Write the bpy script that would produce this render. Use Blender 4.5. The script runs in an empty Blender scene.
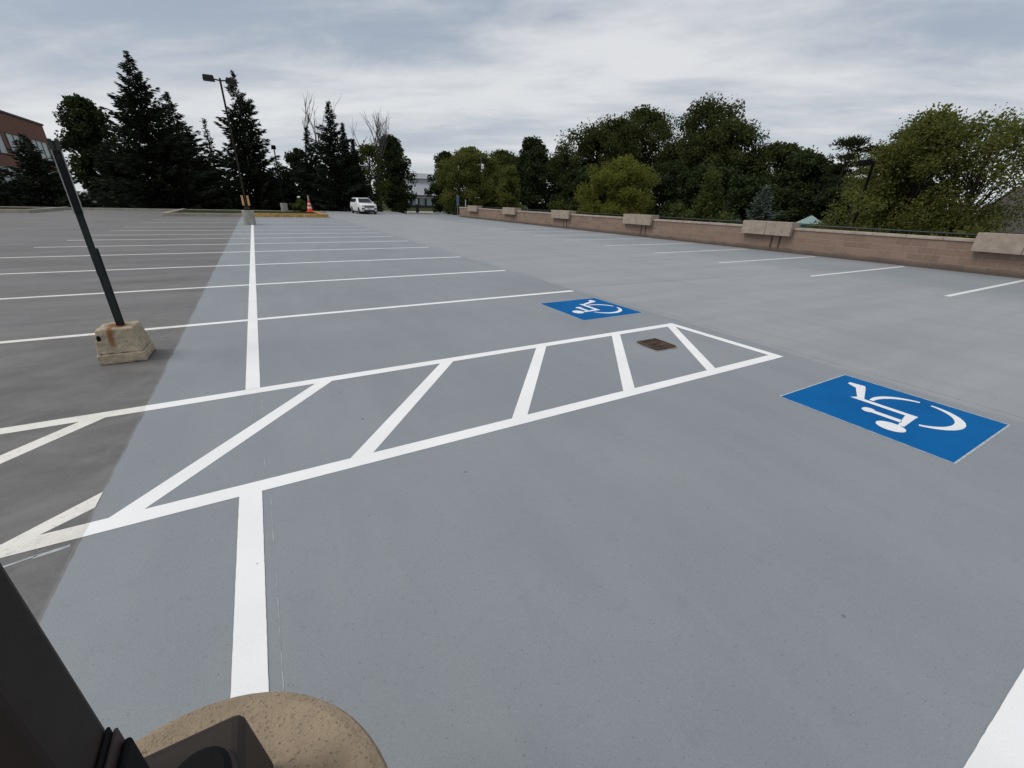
import bpy, math, random
from mathutils import Vector, Matrix
R = math.radians
PI = math.pi
SC = bpy.context.scene
COL = SC.collection

# ------------------------------------------------------------------ helpers
class MB:
    """collects faces, then links them as ONE mesh object"""
    def __init__(s): s.v = []; s.f = []; s.m = []
    def face(s, pts, mi=0):
        n = len(s.v); s.v += [tuple(p) for p in pts]; s.f.append(tuple(range(n, n+len(pts)))); s.m.append(mi)
    def box(s, lo, hi, mi=0, top=1.0, M=None):
        x0, y0, z0 = lo; x1, y1, z1 = hi
        cx, cy = (x0+x1)/2, (y0+y1)/2
        def t(x, y): return (cx+(x-cx)*top, cy+(y-cy)*top)
        b = [(x0,y0,z0),(x1,y0,z0),(x1,y1,z0),(x0,y1,z0)] + [t(*q)+(z1,) for q in ((x0,y0),(x1,y0),(x1,y1),(x0,y1))]
        if M is not None: b = [tuple(M @ Vector(q)) for q in b]
        n = len(s.v); s.v += b
        for q in ((0,3,2,1),(4,5,6,7),(0,1,5,4),(1,2,6,5),(2,3,7,6),(3,0,4,7)):
            s.f.append(tuple(n+i for i in q)); s.m.append(mi)
    def tube(s, p0, p1, r0, r1, seg=8, mi=0, caps=True):
        p0 = Vector(p0); p1 = Vector(p1); d = (p1-p0)
        if d.length < 1e-6: return
        d.normalize(); a = d.orthogonal().normalized(); b = d.cross(a)
        n = len(s.v)
        for p, r in ((p0, r0), (p1, r1)):
            for i in range(seg):
                t = 2*PI*i/seg; s.v.append(tuple(p + a*(r*math.cos(t)) + b*(r*math.sin(t))))
        for i in range(seg):
            j = (i+1) % seg; s.f.append((n+i, n+j, n+seg+j, n+seg+i)); s.m.append(mi)
        if caps:
            s.f.append(tuple(n+i for i in reversed(range(seg)))); s.m.append(mi)
            s.f.append(tuple(n+seg+i for i in range(seg))); s.m.append(mi)
    def lathe(s, prof, seg=32, c=(0,0), mi=0, jit=None):
        n = len(s.v)
        for k, (r, z) in enumerate(prof):
            for i in range(seg):
                t = 2*PI*i/seg; rr = r + (jit(t, k) if jit else 0)
                s.v.append((c[0]+rr*math.cos(t), c[1]+rr*math.sin(t), z))
        for k in range(len(prof)-1):
            for i in range(seg):
                j = (i+1) % seg; s.f.append((n+k*seg+i, n+k*seg+j, n+(k+1)*seg+j, n+(k+1)*seg+i)); s.m.append(mi)
        if prof[-1][0] > 1e-6: s.f.append(tuple(n+(len(prof)-1)*seg+i for i in range(seg))); s.m.append(mi)
        if prof[0][0] > 1e-6: s.f.append(tuple(n+i for i in reversed(range(seg)))); s.m.append(mi)
    def loft(s, rings, mi=0, caps=True):
        n = len(s.v); k = len(rings[0])
        for r in rings: s.v += [tuple(p) for p in r]
        for a in range(len(rings)-1):
            for i in range(k):
                j = (i+1) % k; s.f.append((n+a*k+i, n+a*k+j, n+(a+1)*k+j, n+(a+1)*k+i)); s.m.append(mi)
        if caps:
            s.f.append(tuple(n+i for i in reversed(range(k)))); s.m.append(mi)
            s.f.append(tuple(n+(len(rings)-1)*k+i for i in range(k))); s.m.append(mi)
    def build(s, name, mats, parent=None, bevel=0, seg=2, smooth=False, loc=None, rot=None):
        me = bpy.data.meshes.new(name); me.from_pydata(s.v, [], s.f)
        if not isinstance(mats, (list, tuple)): mats = [mats]
        for m in mats: me.materials.append(m)
        if len(mats) > 1: me.polygons.foreach_set('material_index', s.m)
        if smooth: me.polygons.foreach_set('use_smooth', [True]*len(me.polygons))
        me.update()
        o = bpy.data.objects.new(name, me); COL.objects.link(o)
        if parent: o.parent = parent
        if loc: o.location = loc
        if rot: o.rotation_euler = rot
        if bevel:
            b = o.modifiers.new('bevel', 'BEVEL'); b.width = bevel; b.segments = seg; b.limit_method = 'ANGLE'; b.angle_limit = R(35)
        return o

def tag(o, label, cat, group=None):
    o['label'] = label; o['category'] = cat
    if group: o['group'] = group
    return o
def thing(name, label, cat, loc=(0,0,0), rz=0, group=None):
    o = bpy.data.objects.new(name, None); COL.objects.link(o); o.empty_display_size = .2
    o.location = loc; o.rotation_euler = (0, 0, rz)
    return tag(o, label, cat, group)
def struct(o): o['kind'] = 'structure'; return o
def copy_tree(o, parent=None):
    c = o.copy(); COL.objects.link(c)
    if parent: c.parent = parent
    for ch in list(o.children): copy_tree(ch, c)
    return c

# ------------------------------------------------------------------ materials
class NT:
    def __init__(s, name):
        s.mat = bpy.data.materials.new(name); s.mat.use_nodes = True
        s.t = s.mat.node_tree; s.b = s.t.nodes['Principled BSDF']
    def n(s, typ, **k):
        x = s.t.nodes.new(typ)
        for a, v in k.items(): setattr(x, a, v)
        return x
    def l(s, a, b): s.t.links.new(a, b)
    def val(s, sock, v):
        if hasattr(v, 'is_linked') or hasattr(v, 'links'): s.l(v, sock)
        else: sock.default_value = v
    def pos(s): return s.n('ShaderNodeNewGeometry').outputs['Position']
    def objc(s): return s.n('ShaderNodeTexCoord').outputs['Object']
    def sep(s, v):
        x = s.n('ShaderNodeSeparateXYZ'); s.l(v, x.inputs[0]); return x.outputs
    def math(s, op, a, b=0.0, c=None, clamp=False):
        x = s.n('ShaderNodeMath', operation=op, use_clamp=clamp); s.val(x.inputs[0], a); s.val(x.inputs[1], b)
        if c is not None: s.val(x.inputs[2], c)
        return x.outputs[0]
    def mapping(s, v, scale=(1,1,1), rot=(0,0,0), loc=(0,0,0)):
        x = s.n('ShaderNodeMapping'); s.l(v, x.inputs[0]); x.inputs['Scale'].default_value = scale
        x.inputs['Rotation'].default_value = rot; x.inputs['Location'].default_value = loc; return x.outputs[0]
    def noise(s, v, scale, detail=3, rough=.5, dist=0):
        x = s.n('ShaderNodeTexNoise'); s.l(v, x.inputs['Vector']); x.inputs['Scale'].default_value = scale
        x.inputs['Detail'].default_value = detail; x.inputs['Roughness'].default_value = rough; x.inputs['Distortion'].default_value = dist
        return x.outputs['Fac']
    def vor(s, v, scale, out='Distance'):
        x = s.n('ShaderNodeTexVoronoi'); s.l(v, x.inputs['Vector']); x.inputs['Scale'].default_value = scale; return x.outputs[out]
    def rng(s, v, a, b, c=0.0, d=1.0, smooth=True):
        x = s.n('ShaderNodeMapRange'); x.interpolation_type = 'SMOOTHSTEP' if smooth else 'LINEAR'
        s.l(v, x.inputs[0])
        for i, q in enumerate((a, b, c, d)): x.inputs[1+i].default_value = q
        return x.outputs[0]
    def mix(s, f, a, b, mode='MIX'):
        x = s.n('ShaderNodeMix', data_type='RGBA', blend_type=mode); s.val(x.inputs[0], f)
        for i, q in ((6, a), (7, b)):
            if isinstance(q, tuple): x.inputs[i].default_value = q if len(q) == 4 else q+(1,)
            else: s.l(q, x.inputs[i])
        return x.outputs[2]
    def bump(s, h, strength=.3, dist=.01):
        x = s.n('ShaderNodeBump'); x.inputs['Strength'].default_value = strength; x.inputs['Distance'].default_value = dist
        s.l(h, x.inputs['Height']); s.l(x.outputs[0], s.b.inputs['Normal'])
    def out(s, color=None, rough=None, metal=None, spec=None):
        if color is not None:
            if isinstance(color, tuple): s.b.inputs['Base Color'].default_value = color if len(color) == 4 else color+(1,)
            else: s.l(color, s.b.inputs['Base Color'])
        if rough is not None: s.val(s.b.inputs['Roughness'], rough)
        if metal is not None: s.b.inputs['Metallic'].default_value = metal
        if spec is not None: s.b.inputs['Specular IOR Level'].default_value = spec
        return s.mat

def plain(name, col, rough=.6, metal=0, var=.15, scale=8, bump=0, spec=None):
    t = NT(name); v = t.objc(); n = t.noise(v, scale, 4, .6)
    c = t.mix(t.rng(n, .3, .7), tuple(q*(1-var) for q in col), tuple(min(1, q*(1+var)) for q in col))
    if bump: t.bump(t.noise(v, scale*8, 4), bump, .01)
    return t.out(c, rough, metal, spec)

SEAM = -1.02
def seam_mask(t, p):           # 1 on the newly coated side
    s = t.sep(p); nz = t.noise(p, 2.2, 3, .6)
    x = t.math('ADD', s[0], t.math('MULTIPLY', t.math('SUBTRACT', nz, .5), .05))
    return t.rng(x, SEAM-.006, SEAM+.006), s

def mat_deck():
    t = NT('deck_coating'); p = t.pos(); m, s = seam_mask(t, p)
    # new coat
    big = t.noise(p, .5, 4, .55); mid = t.noise(t.mapping(p, (1.2, .35, 1), (0, 0, R(12))), 2.2, 4, .6)
    grain = t.noise(p, 170, 3, .7); grain2 = t.noise(p, 55, 3, .6)
    new = t.mix(t.rng(big, .3, .7), (.232, .252, .267), (.270, .288, .301))
    new = t.mix(t.math('MULTIPLY', t.rng(mid, .35, .75), .35), new, (.208, .224, .237))
    rol = t.noise(t.mapping(p, (4.2, .5, 1), (0, 0, R(-3))), 1.0, 4, .65); new = t.mix(t.math('MULTIPLY', t.rng(rol, .42, .7), .30), new, (.285, .298, .306))
    blot = t.noise(p, 9, 4, .7); new = t.mix(t.math('MULTIPLY', t.rng(blot, .52, .75), .22), new, (.18, .192, .20))
    new = t.mix(t.math('MULTIPLY', t.rng(grain, .53, .68), .55), new, (.13, .14, .15))
    new = t.mix(t.math('MULTIPLY', t.rng(grain2, .52, .75), .16), new, (.36, .38, .40))
    # driving lane, same coat but walked and driven on: warmer, with faint streaks
    lane_n = t.noise(p, .8, 3); lx = t.math('ADD', s[0], t.math('MULTIPLY', t.math('SUBTRACT', lane_n, .5), .16))
    lane = t.math('MULTIPLY', t.rng(lx, 5.17, 5.30), t.rng(s[0], 14.6, 12.4))
    st = t.noise(t.mapping(p, (.25, 1.6, 1), (0, 0, R(-8))), 1.1, 5, .65)
    st2 = t.noise(t.mapping(p, (1.3, .16, 1), (0, 0, R(4))), 1.4, 5, .65)
    lc = t.mix(t.rng(st, .3, .7), (.286, .293, .301), (.332, .337, .343))
    lc = t.mix(t.math('MULTIPLY', t.rng(st2, .45, .72), .32), lc, (.232, .235, .240))
    lc = t.mix(t.math('MULTIPLY', t.rng(grain, .5, .72), .28), lc, (.14, .14, .145))
    new = t.mix(lane, new, lc)
    # narrow construction joint along the lane
    jw = t.noise(p, 3, 4, .7)
    jx = t.math('ABSOLUTE', t.math('SUBTRACT', t.math('ADD', s[0], t.math('MULTIPLY', t.math('SUBTRACT', jw, .5), .03)), 5.36))
    new = t.mix(t.math('MULTIPLY', t.rng(jx, .022, .004), t.math('MULTIPLY', t.rng(jw, .3, .6), .5)), new, (.14, .14, .14))
    wy = t.math('ABSOLUTE', t.math('SUBTRACT', t.math('ADD', s[1], t.math('MULTIPLY', s[0], .06)), 7.1))
    new = t.mix(t.math('MULTIPLY', t.math('MULTIPLY', t.rng(wy, .09, .01), t.rng(s[0], 5.3, 6)), .22), new, (.15, .15, .15))
    # small dark specks
    vd = t.vor(p, 3.1); new = t.mix(t.math('MULTIPLY', t.rng(vd, .045, .02), .7), new, (.07, .07, .07))
    vs_ = t.n('ShaderNodeTexVoronoi'); t.l(p, vs_.inputs['Vector']); vs_.inputs['Scale'].default_value = 42
    pick = t.rng(t.sep(vs_.outputs['Color'])[0], .62, .66); new = t.mix(t.math('MULTIPLY', t.math('MULTIPLY', t.rng(vs_.outputs['Distance'], .17, .08), pick), .55), new, (.10, .105, .11))
    vd2 = t.vor(p, 11); new = t.mix(t.math('MULTIPLY', t.rng(vd2, .07, .03), .3), new, (.09, .09, .09))
    # old coat
    o1 = t.noise(t.mapping(p, (.18, 1.1, 1), (0, 0, R(5))), 1.3, 6, .68, .3)
    o2 = t.noise(p, .33, 4, .6); o3 = t.noise(t.mapping(p, (.6, 2.6, 1)), 3.3, 5, .7)
    ob = t.noise(p, 2.3, 6, .72, .6)
    old = t.mix(t.math('ADD', t.math('MULTIPLY', t.rng(o1, .3, .68), t.rng(s[1], 2.5, 9, .35, .8)), t.math('MULTIPLY', t.rng(ob, .35, .66), t.rng(s[1], 2.5, 9, .65, .2))), (.098, .093, .089), (.192, .183, .175))
    old = t.mix(t.math('MULTIPLY', t.rng(o2, .4, .7), .5), old, (.185, .182, .180))
    old = t.mix(t.math('MULTIPLY', t.math('MULTIPLY', t.rng(o3, .54, .72), t.rng(s[1], 2.5, 7, .25, 1)), .6), old, (.082, .073, .067))
    sp = t.noise(t.mapping(p, (1, 1.9, 1)), 1.15, 5, .75)
    old = t.mix(t.math('MULTIPLY', t.rng(sp, .62, .70), .6), old, (.085, .060, .048))
    old = t.mix(t.math('MULTIPLY', t.rng(grain, .52, .68), .5), old, (.055, .054, .053)); old = t.mix(t.math('MULTIPLY', t.rng(grain2, .56, .72), .35), old, (.20, .195, .19))
    vo = t.vor(p, 17); old = t.mix(t.math('MULTIPLY', t.rng(vo, .13, .06), .45), old, (.05, .045, .042))
    old = t.mix(t.math('MULTIPLY', t.rng(s[1], 12, 36), .3), old, (.175, .166, .159))
    c = t.mix(m, old, new)
    # roller edge of the fresh coat
    ed = t.math('ABSOLUTE', t.math('SUBTRACT', s[0], SEAM-.008))
    c = t.mix(t.math('MULTIPLY', t.rng(ed, .008, .0), .25), c, (.30, .30, .29))
    t.bump(t.math('ADD', grain, t.math('MULTIPLY', grain2, .3)), .13, .004)
    r = t.math('ADD', t.math('MULTIPLY', t.noise(p, 1.7, 4), .18), .5)
    return t.out(c, r, 0, .35)

def mat_paint():
    t = NT('line_paint'); p = t.pos(); m, s = seam_mask(t, p)
    g = t.noise(p, 140, 2, .6); w = t.noise(p, 6, 5, .7)
    new = t.mix(t.rng(t.noise(p, 1.5, 3), .3, .7), (.84, .835, .82), (.90, .895, .88))
    new = t.mix(t.math('MULTIPLY', t.rng(g, .55, .75), .22), new, (.58, .58, .58))
    vd = t.vor(p, 7); new = t.mix(t.math('MULTIPLY', t.rng(vd, .05, .02), .6), new, (.30, .28, .25))
    old = t.mix(t.rng(w, .4, .75), (.80, .765, .70), (.66, .625, .56))
    old = t.mix(t.math('MULTIPLY', t.rng(t.noise(p, 34, 4, .75), .58, .68), .6), old, (.28, .26, .23))
    far = t.rng(s[0], 5.5, 7.0)
    new = t.mix(t.math('MULTIPLY', far, .55), new, (.62, .615, .60))
    c = t.mix(m, old, new)
    t.bump(g, .3, .003)
    return t.out(c, .55, 0, .35)

def mat_brick(name, c1, c2, mortar, bw, bh, ms=.012, axis='YZ', bump=.5):
    t = NT(name); p = t.pos(); s = t.sep(p)
    cb = t.n('ShaderNodeCombineXYZ'); t.l(s[1 if axis == 'YZ' else 0], cb.inputs[0]); t.l(s[2], cb.inputs[1])
    b = t.n('ShaderNodeTexBrick'); t.l(cb.outputs[0], b.inputs['Vector']); b.inputs['Scale'].default_value = 1
    b.inputs['Brick Width'].default_value = bw; b.inputs['Row Height'].default_value = bh; b.inputs['Mortar Size'].default_value = ms
    b.inputs['Mortar Smooth'].default_value = .2; b.inputs['Bias'].default_value = 0
    b.inputs['Color1'].default_value = c1+(1,); b.inputs['Color2'].default_value = c2+(1,); b.inputs['Mortar'].default_value = mortar+(1,)
    n = t.noise(p, 9, 5, .7); big = t.noise(p, .7, 4, .6)
    c = t.mix(t.math('MULTIPLY', t.rng(n, .4, .75), .4), b.outputs['Color'], tuple(q*.6 for q in c1))
    c = t.mix(t.math('MULTIPLY', t.rng(big, .45, .7), .3), c, tuple(q*1.35 for q in c2))
    return t, c, b, n, s

def mat_wall():
    t, c, b, n, s = mat_brick('split_block', (.275, .195, .148), (.215, .150, .115), (.305, .240, .20), .42, .205, .012)
    # damp stain along the foot and rusty runs
    wob = t.noise(t.pos(), 1.3, 4, .6)
    foot = t.rng(t.math('ADD', s[2], t.math('MULTIPLY', wob, -.18)), .16, -.06)
    c = t.mix(t.math('MULTIPLY', foot, .75), c, (.07, .06, .055))
    dr = t.noise(t.mapping(t.pos(), (1, 5.5, .35)), 1.2, 3, .6)
    c = t.mix(t.math('MULTIPLY', t.rng(dr, .64, .72), .28), c, (.09, .06, .05))
    h = t.math('ADD', t.math('MULTIPLY', b.outputs['Fac'], -1.0), t.math('MULTIPLY', n, .8))
    t.bump(h, .6, .02)
    return t.out(c, .9, 0, .2)

def mat_concrete(name, col, stain=(.2,.15,.1), pits=.5, scale=1.0, bump=.4):
    t = NT(name); p = t.objc()
    n1 = t.noise(p, 3*scale, 5, .65); n2 = t.noise(p, 60*scale, 3, .7); n3 = t.noise(p, 14*scale, 4, .7)
    c = t.mix(t.rng(n1, .3, .7), tuple(q*.82 for q in col), tuple(q*1.15 for q in col))
    c = t.mix(t.math('MULTIPLY', t.rng(n3, .55, .75), .5), c, stain)
    c = t.mix(t.math('MULTIPLY', t.rng(n2, .54, .72), pits), c, tuple(q*.35 for q in col))
    t.bump(t.math('ADD', n2, n3), bump, .008)
    return t, c

def mat_leaf(name, a, b, trans=0.12):
    t = NT(name); p = t.pos()
    n = t.noise(p, .9, 3, .6); n2 = t.noise(p, 7, 2)
    c = t.mix(t.rng(n, .32, .68), a, b); c = t.mix(t.math('MULTIPLY', t.rng(n2, .45, .7), .35), c, tuple(q*1.5 for q in b))
    t.b.inputs['Subsurface Weight'].default_value = 0
    t.b.inputs['Transmission Weight'].default_value = 0
    m = t.out(c, .75, 0, .12)
    tr = t.n('ShaderNodeBsdfTranslucent'); t.l(c, tr.inputs[0])
    mx = t.n('ShaderNodeMixShader'); mx.inputs[0].default_value = trans
    t.l(t.b.outputs[0], mx.inputs[1]); t.l(tr.outputs[0], mx.inputs[2])
    t.l(mx.outputs[0], t.t.nodes['Material Output'].inputs[0])
    return m

M = {}
M['deck'] = mat_deck(); M['paint'] = mat_paint(); M['wall'] = mat_wall()
t, c = mat_concrete('cap_stone', (.38, .315, .26), (.25, .20, .155), .25); M['cap'] = t.out(c, .9, 0, .2)
t, c = mat_concrete('panel_concrete', (.345, .285, .232), (.26, .21, .17), .25, 1.5); M['panel'] = t.out(c, .9, 0, .2)
t, c = mat_concrete('pedestal_concrete', (.33, .255, .175), (.25, .185, .12), .95, 3.0, .6); M['pedestal'] = t.out(c, .9, 0, .2)
t, c = mat_concrete('grey_concrete', (.34, .33, .30), (.22, .20, .17), .4, 1.2); M['concrete'] = t.out(c, .9, 0, .2)
# sign base block: weathered concrete with a rust run below the post and a black scuff
t, c = mat_concrete('block_concrete', (.45, .375, .275), (.24, .185, .12), .8, 1.9, 1.0)
s = t.sep(t.objc()); nn = t.noise(t.objc(), 18, 4, .7)
xx = t.math('ABSOLUTE', t.math('ADD', t.math('SUBTRACT', s[0], -.035), t.math('MULTIPLY', t.math('SUBTRACT', nn, .5), .06)))
rust = t.math('MULTIPLY', t.math('MULTIPLY', t.rng(xx, .038, .008), t.rng(s[1], -.04, -.09)), t.rng(s[2], .10, .24))
c = t.mix(t.math('MULTIPLY', rust, .85), c, (.21, .085, .018))
rr = t.n('ShaderNodeVectorMath', operation='LENGTH'); t.l(t.mapping(t.objc(), (1, 1, 0)), rr.inputs[0])
ring = t.math('MULTIPLY', t.rng(t.math('ADD', rr.outputs['Value'], t.math('MULTIPLY', nn, .08)), .16, .09), t.rng(s[2], .31, .33))
c = t.mix(t.math('MULTIPLY', ring, .8), c, (.20, .08, .02))
M['block'] = t.out(c, .95, 0, .15)
M['bronze'] = plain('bronze_paint', (.026, .0195, .0165), .6, 0, .2, 5, .05, .18)
M['bronze_cover'] = plain('bronze_cover_paint', (.032, .0245, .0205), .6, 0, .18, 6, .05, .2)
M['black'] = plain('black_rubber', (.006, .006, .006), .7, 0, .15, 8, 0, .12)
M['gasket'] = plain('red_brown_gasket', (.028, .014, .013), .6)
M['post'] = plain('dark_green_post', (.018, .026, .022), .55, .2, .3, 20)
M['alu'] = plain('sign_aluminium', (.30, .30, .31), .5, .5, .12)
M['signface'] = plain('sign_face_dark', (.02, .022, .024), .5)
M['rail'] = plain('rail_paint', (.02, .03, .03), .45, .2)
M['galv'] = plain('galvanised', (.35, .35, .36), .5, .6)
t = NT('blue_paint'); p = t.pos(); g = t.noise(p, 150, 2, .6); w = t.noise(p, 2.2, 4, .6)
c = t.mix(t.rng(w, .3, .7), (.0005, .100, .300), (.001, .120, .345)); c = t.mix(t.math('MULTIPLY', t.rng(g, .52, .72), .3), c, (.004, .05, .2))
t.bump(g, .35, .004); M['blue'] = t.out(c, .75, 0, .08)
M['white'] = plain('stencil_white', (.80, .80, .80), .55, 0, .05, 30)
M['border'] = plain('border_white', (.40, .43, .45), .55, 0, .25, 20)
M['chalk'] = plain('layout_chalk', (.36, .375, .38), .8, 0, .3, 14)
t = NT('rusty_iron'); v = t.objc(); n = t.noise(v, 14, 5, .7)
M['rust'] = t.out(t.mix(t.rng(n, .3, .7), (.045, .030, .024), (.125, .085, .064)), .9, 0, .2)
t = NT('rust_stain'); v = t.objc(); n = t.noise(v, 9, 5, .7)
M['ruststain'] = t.out(t.mix(t.rng(n, .35, .7), (.17, .135, .115), (.26, .255, .25)), .8, 0, .2)
M['runstain'] = plain('dark_run_stain', (.085, .056, .043), .9, 0, .4, 5)
M['pit_shade'] = plain('drain_shade_dark', (.006, .004, .004), .9)  # near-black colour painted for the shade under the grate
M['yellow'] = plain('yellow_kerb_paint', (.44, .27, .085), .75, 0, .35, 3, .2)
t, c = mat_concrete('kerb_concrete', (.36, .32, .27), (.22, .19, .15), .3); M['kerb'] = t.out(c, .9, 0, .2)
t = NT('grass_ground'); p = t.pos(); n = t.noise(p, .35, 5, .6); n2 = t.noise(p, 9, 4, .7)
c = t.mix(t.rng(n, .3, .7), (.020, .030, .008), (.036, .048, .012)); c = t.mix(t.math('MULTIPLY', t.rng(n2, .4, .7), .5), c, (.014, .019, .006))  # grass colours lowered overall to stand in for the trees' shade
t.bump(n2, .8, .1); M['grass'] = t.out(c, .95, 0, .1)
M['path'] = plain('pale_path', (.33, .31, .28), .9, 0, .1, 2)
M['bark'] = plain('bark', (.045, .035, .027), .95, 0, .35, 6, .5)
M['greybark'] = plain('grey_bark', (.085, .075, .065), .95, 0, .3, 6, .3)
M['spruce'] = mat_leaf('spruce_needles', (.013, .019, .012), (.026, .034, .019), .06)
M['bluespruce'] = mat_leaf('blue_spruce_needles', (.075, .095, .078), (.12, .145, .115), .06)
M['pine'] = mat_leaf('pine_needles', (.030, .037, .018), (.055, .063, .026), .12)
M['darkleaf'] = mat_leaf('dark_leaves', (.025, .036, .014), (.044, .060, .020), .2)
M['midleaf'] = mat_leaf('mid_leaves', (.052, .066, .018), (.088, .105, .026), .32)
M['woodleaf'] = mat_leaf('wood_leaves', (.040, .051, .016), (.072, .084, .024), .32)
M['lightleaf'] = mat_leaf('light_leaves', (.120, .132, .024), (.170, .178, .034), .45)
M['olive'] = mat_leaf('olive_leaves', (.100, .115, .028), (.145, .156, .040), .45)
M['carwhite'] = plain('car_white', (.78, .78, .78), .25, 0, .02, 3, 0, .5)
M['glass'] = plain('dark_glass', (.015, .018, .02), .32, 0, .1, 2, 0, .25)
M['tyre'] = plain('tyre_rubber', (.012, .012, .012), .8)
M['rim'] = plain('wheel_rim', (.28, .28, .29), .35, .8)
M['trim'] = plain('black_trim', (.015, .015, .016), .4)
M['matteblack'] = plain('matte_black_paint', (.006, .006, .007), .8, 0, .2, 5, 0, .1)
M['lampglass'] = plain('headlamp_lens', (.45, .47, .5), .15)
M['plate'] = plain('number_plate', (.45, .47, .5), .5)
M['orange'] = plain('cone_orange', (.70, .06, .018), .55, 0, .12, 6)
M['reflect'] = plain('cone_reflective', (.70, .66, .64), .5)
M['fadedcone'] = plain('faded_sleeve', (.52, .36, .28), .6)
M['ambersign'] = plain('amber_sign', (.58, .33, .14), .6, 0, .15, 5)
M['bluesign'] = plain('blue_sign_face', (.10, .15, .26), .5)
M['lens'] = plain('lamp_lens', (.08, .08, .08), .4)
t, c, b, n, s = mat_brick('red_brick', (.20, .092, .068), (.165, .076, .057), (.22, .135, .105), .4, .14, .012, 'YZ'); M['brick'] = t.out(c, .9, 0, .2)
M['stone_band'] = plain('stone_band', (.34, .29, .24), .9)
M['winglass'] = plain('window_glass', (.24, .29, .30), .3, 0, .12, .6, 0, .35)
M['coping'] = plain('roof_edge', (.055, .045, .042), .7)
M['metalroof'] = plain('grey_metal_roof', (.36, .37, .39), .5, .2, .06, 2)
M['paleside'] = plain('pale_siding', (.48, .48, .48), .8, 0, .05, 2)
M['shingle'] = plain('brown_shingle', (.062, .053, .050), .95, 0, .2, 6, .4)
M['siding'] = plain('tan_siding', (.30, .26, .22), .8)
M['teal'] = plain('teal_canvas', (.22, .31, .30), .8, 0, .06)
M['tealdark'] = plain('teal_valance', (.012, .085, .075), .8)

# ------------------------------------------------------------------ terrain and deck
def terr_z(x, y):
    # level with the deck to the north, lower ground beyond the parapet wall
    def sm(a, b, v):
        k = max(0, min(1, (v-a)/(b-a))); return k*k*(3-2*k)
    d = sm(18.9, 23.0, x)*(1-sm(43.0, 56.0, y))
    return -.22 + d*-2.4
mb = MB(); xs = [-400,-200,-120,-80,-50,-30,-15,0,8,14,17,18.5,19.5,20.5,21.5,22.5,24,28,34,42,55,75,110,200,420]
ys = [-300,-120,-50,-20,-5,5,15,25,35,41,43,45,47,49,51,53,55,57,60,66,75,90,120,180,300,500]
n = len(xs)
for y in ys:
    for x in xs: mb.v.append((x, y, terr_z(x, y)))
for j in range(len(ys)-1):
    for i in range(n-1): mb.f.append((j*n+i, j*n+i+1, (j+1)*n+i+1, (j+1)*n+i)); mb.m.append(0)
struct(mb.build('ground', M['grass'], smooth=True))

DX0, DX1, DY0, DY1 = -48, 18.22, -14, 49.2
mb = MB()
mb.face([(DX0,DY0,0),(DX1,DY0,0),(DX1,43.4,0),(24.2,47.5,0),(24.2,57.5,0),(20.4,57.5,0),(19.6,53,0),(18.3,DY1,0),(DX0,DY1,0)])
struct(mb.build('parking_deck', M['deck']))
mb = MB(); mb.box((DX0,DY0,-2.7),(DX1+.6,43.2,-.03)); struct(mb.build('deck_slab', M['concrete']))

random.seed(4)
def strip(mb, p0, p1, w, z, step=.025, jit=.0006):
    p0 = Vector(p0); p1 = Vector(p1); d = p1-p0; L = d.length; d.normalize(); nrm = Vector((-d.y, d.x))
    k = max(1, int(min(L/step, 240)))
    pts = []
    for i in range(k+1):
        q = p0+d*(L*i/k)
        pts.append((q+nrm*(w/2+random.uniform(-jit, jit)), q-nrm*(w/2+random.uniform(-jit, jit))))
    for i in range(k):
        a, b = pts[i]; c_, d_ = pts[i+1]
        mb.face([(b.x,b.y,z),(d_.x,d_.y,z),(c_.x,c_.y,z),(a.x,a.y,z)])
W = .112
LX = -.295
mb = MB(); strip(mb, (LX,3.97), (LX,28.3), W, .0030); strip(mb, (LX-.012,.35), (LX-.012,2.375), W, .0030)
struct(mb.build('row_line', M['paint']))
stallY = [6.50, 9.25, 12.05, 14.92, 17.42, 19.66, 21.85, 24.1, 26.6, 30.6, 33.8]
xl = [-26, -24, -20, -9.5, -5.65, -5.55, -5.45, -5.4, -5.4, -5.4, -5.4]
for y, x0 in zip(stallY, xl):
    mb = MB(); strip(mb, (x0, y), (5.12, y), .10, .0016); struct(mb.build('stall_line', M['paint']))
mb = MB(); strip(mb, (LX+.05, -.155), (5.12, -.155), .105, .0016); struct(mb.build('stall_line', M['paint']))
for i in range(13):
    y = 3.06+2.69*i
    mb = MB(); strip(mb, (12.3, y), (17.95, y), .10, .0016); struct(mb.build('stall_line', M['paint']))
for y in (26.0, 28.9, 31.8, 34.6):   # faded lines further left
    mb = MB(); strip(mb, (-23, y), (-13.5, y), .09, .0016); struct(mb.build('stall_line', M['paint']))
# striped access aisle
mb = MB(); YT, YB = 3.92, 2.43; YTi, YBi = YT-.056, YB+.056
strip(mb, (-6.2, YT), (4.95, YT), W, .0016); strip(mb, (-6.2, YB), (5.0, YB), W, .0016)
def para(xt, xb, yt=YTi, yb=YBi, hw=.056):
    L = math.hypot(xt-xb, yt-yb); h = hw*L/abs(yt-yb)
    mb.face([(xb-h,yb,.0016),(xb+h,yb,.0016),(xt+h,yt,.0016),(xt-h,yt,.0016)])
for xt, xb in ((-5.6,-6.75),(-4.45,-5.6),(-3.3,-4.45),(-2.15,-3.3),(.265,-.87),(1.46,.325),(2.645,1.535),(3.815,2.71),(4.86,3.885)): para(xt, xb)
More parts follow.
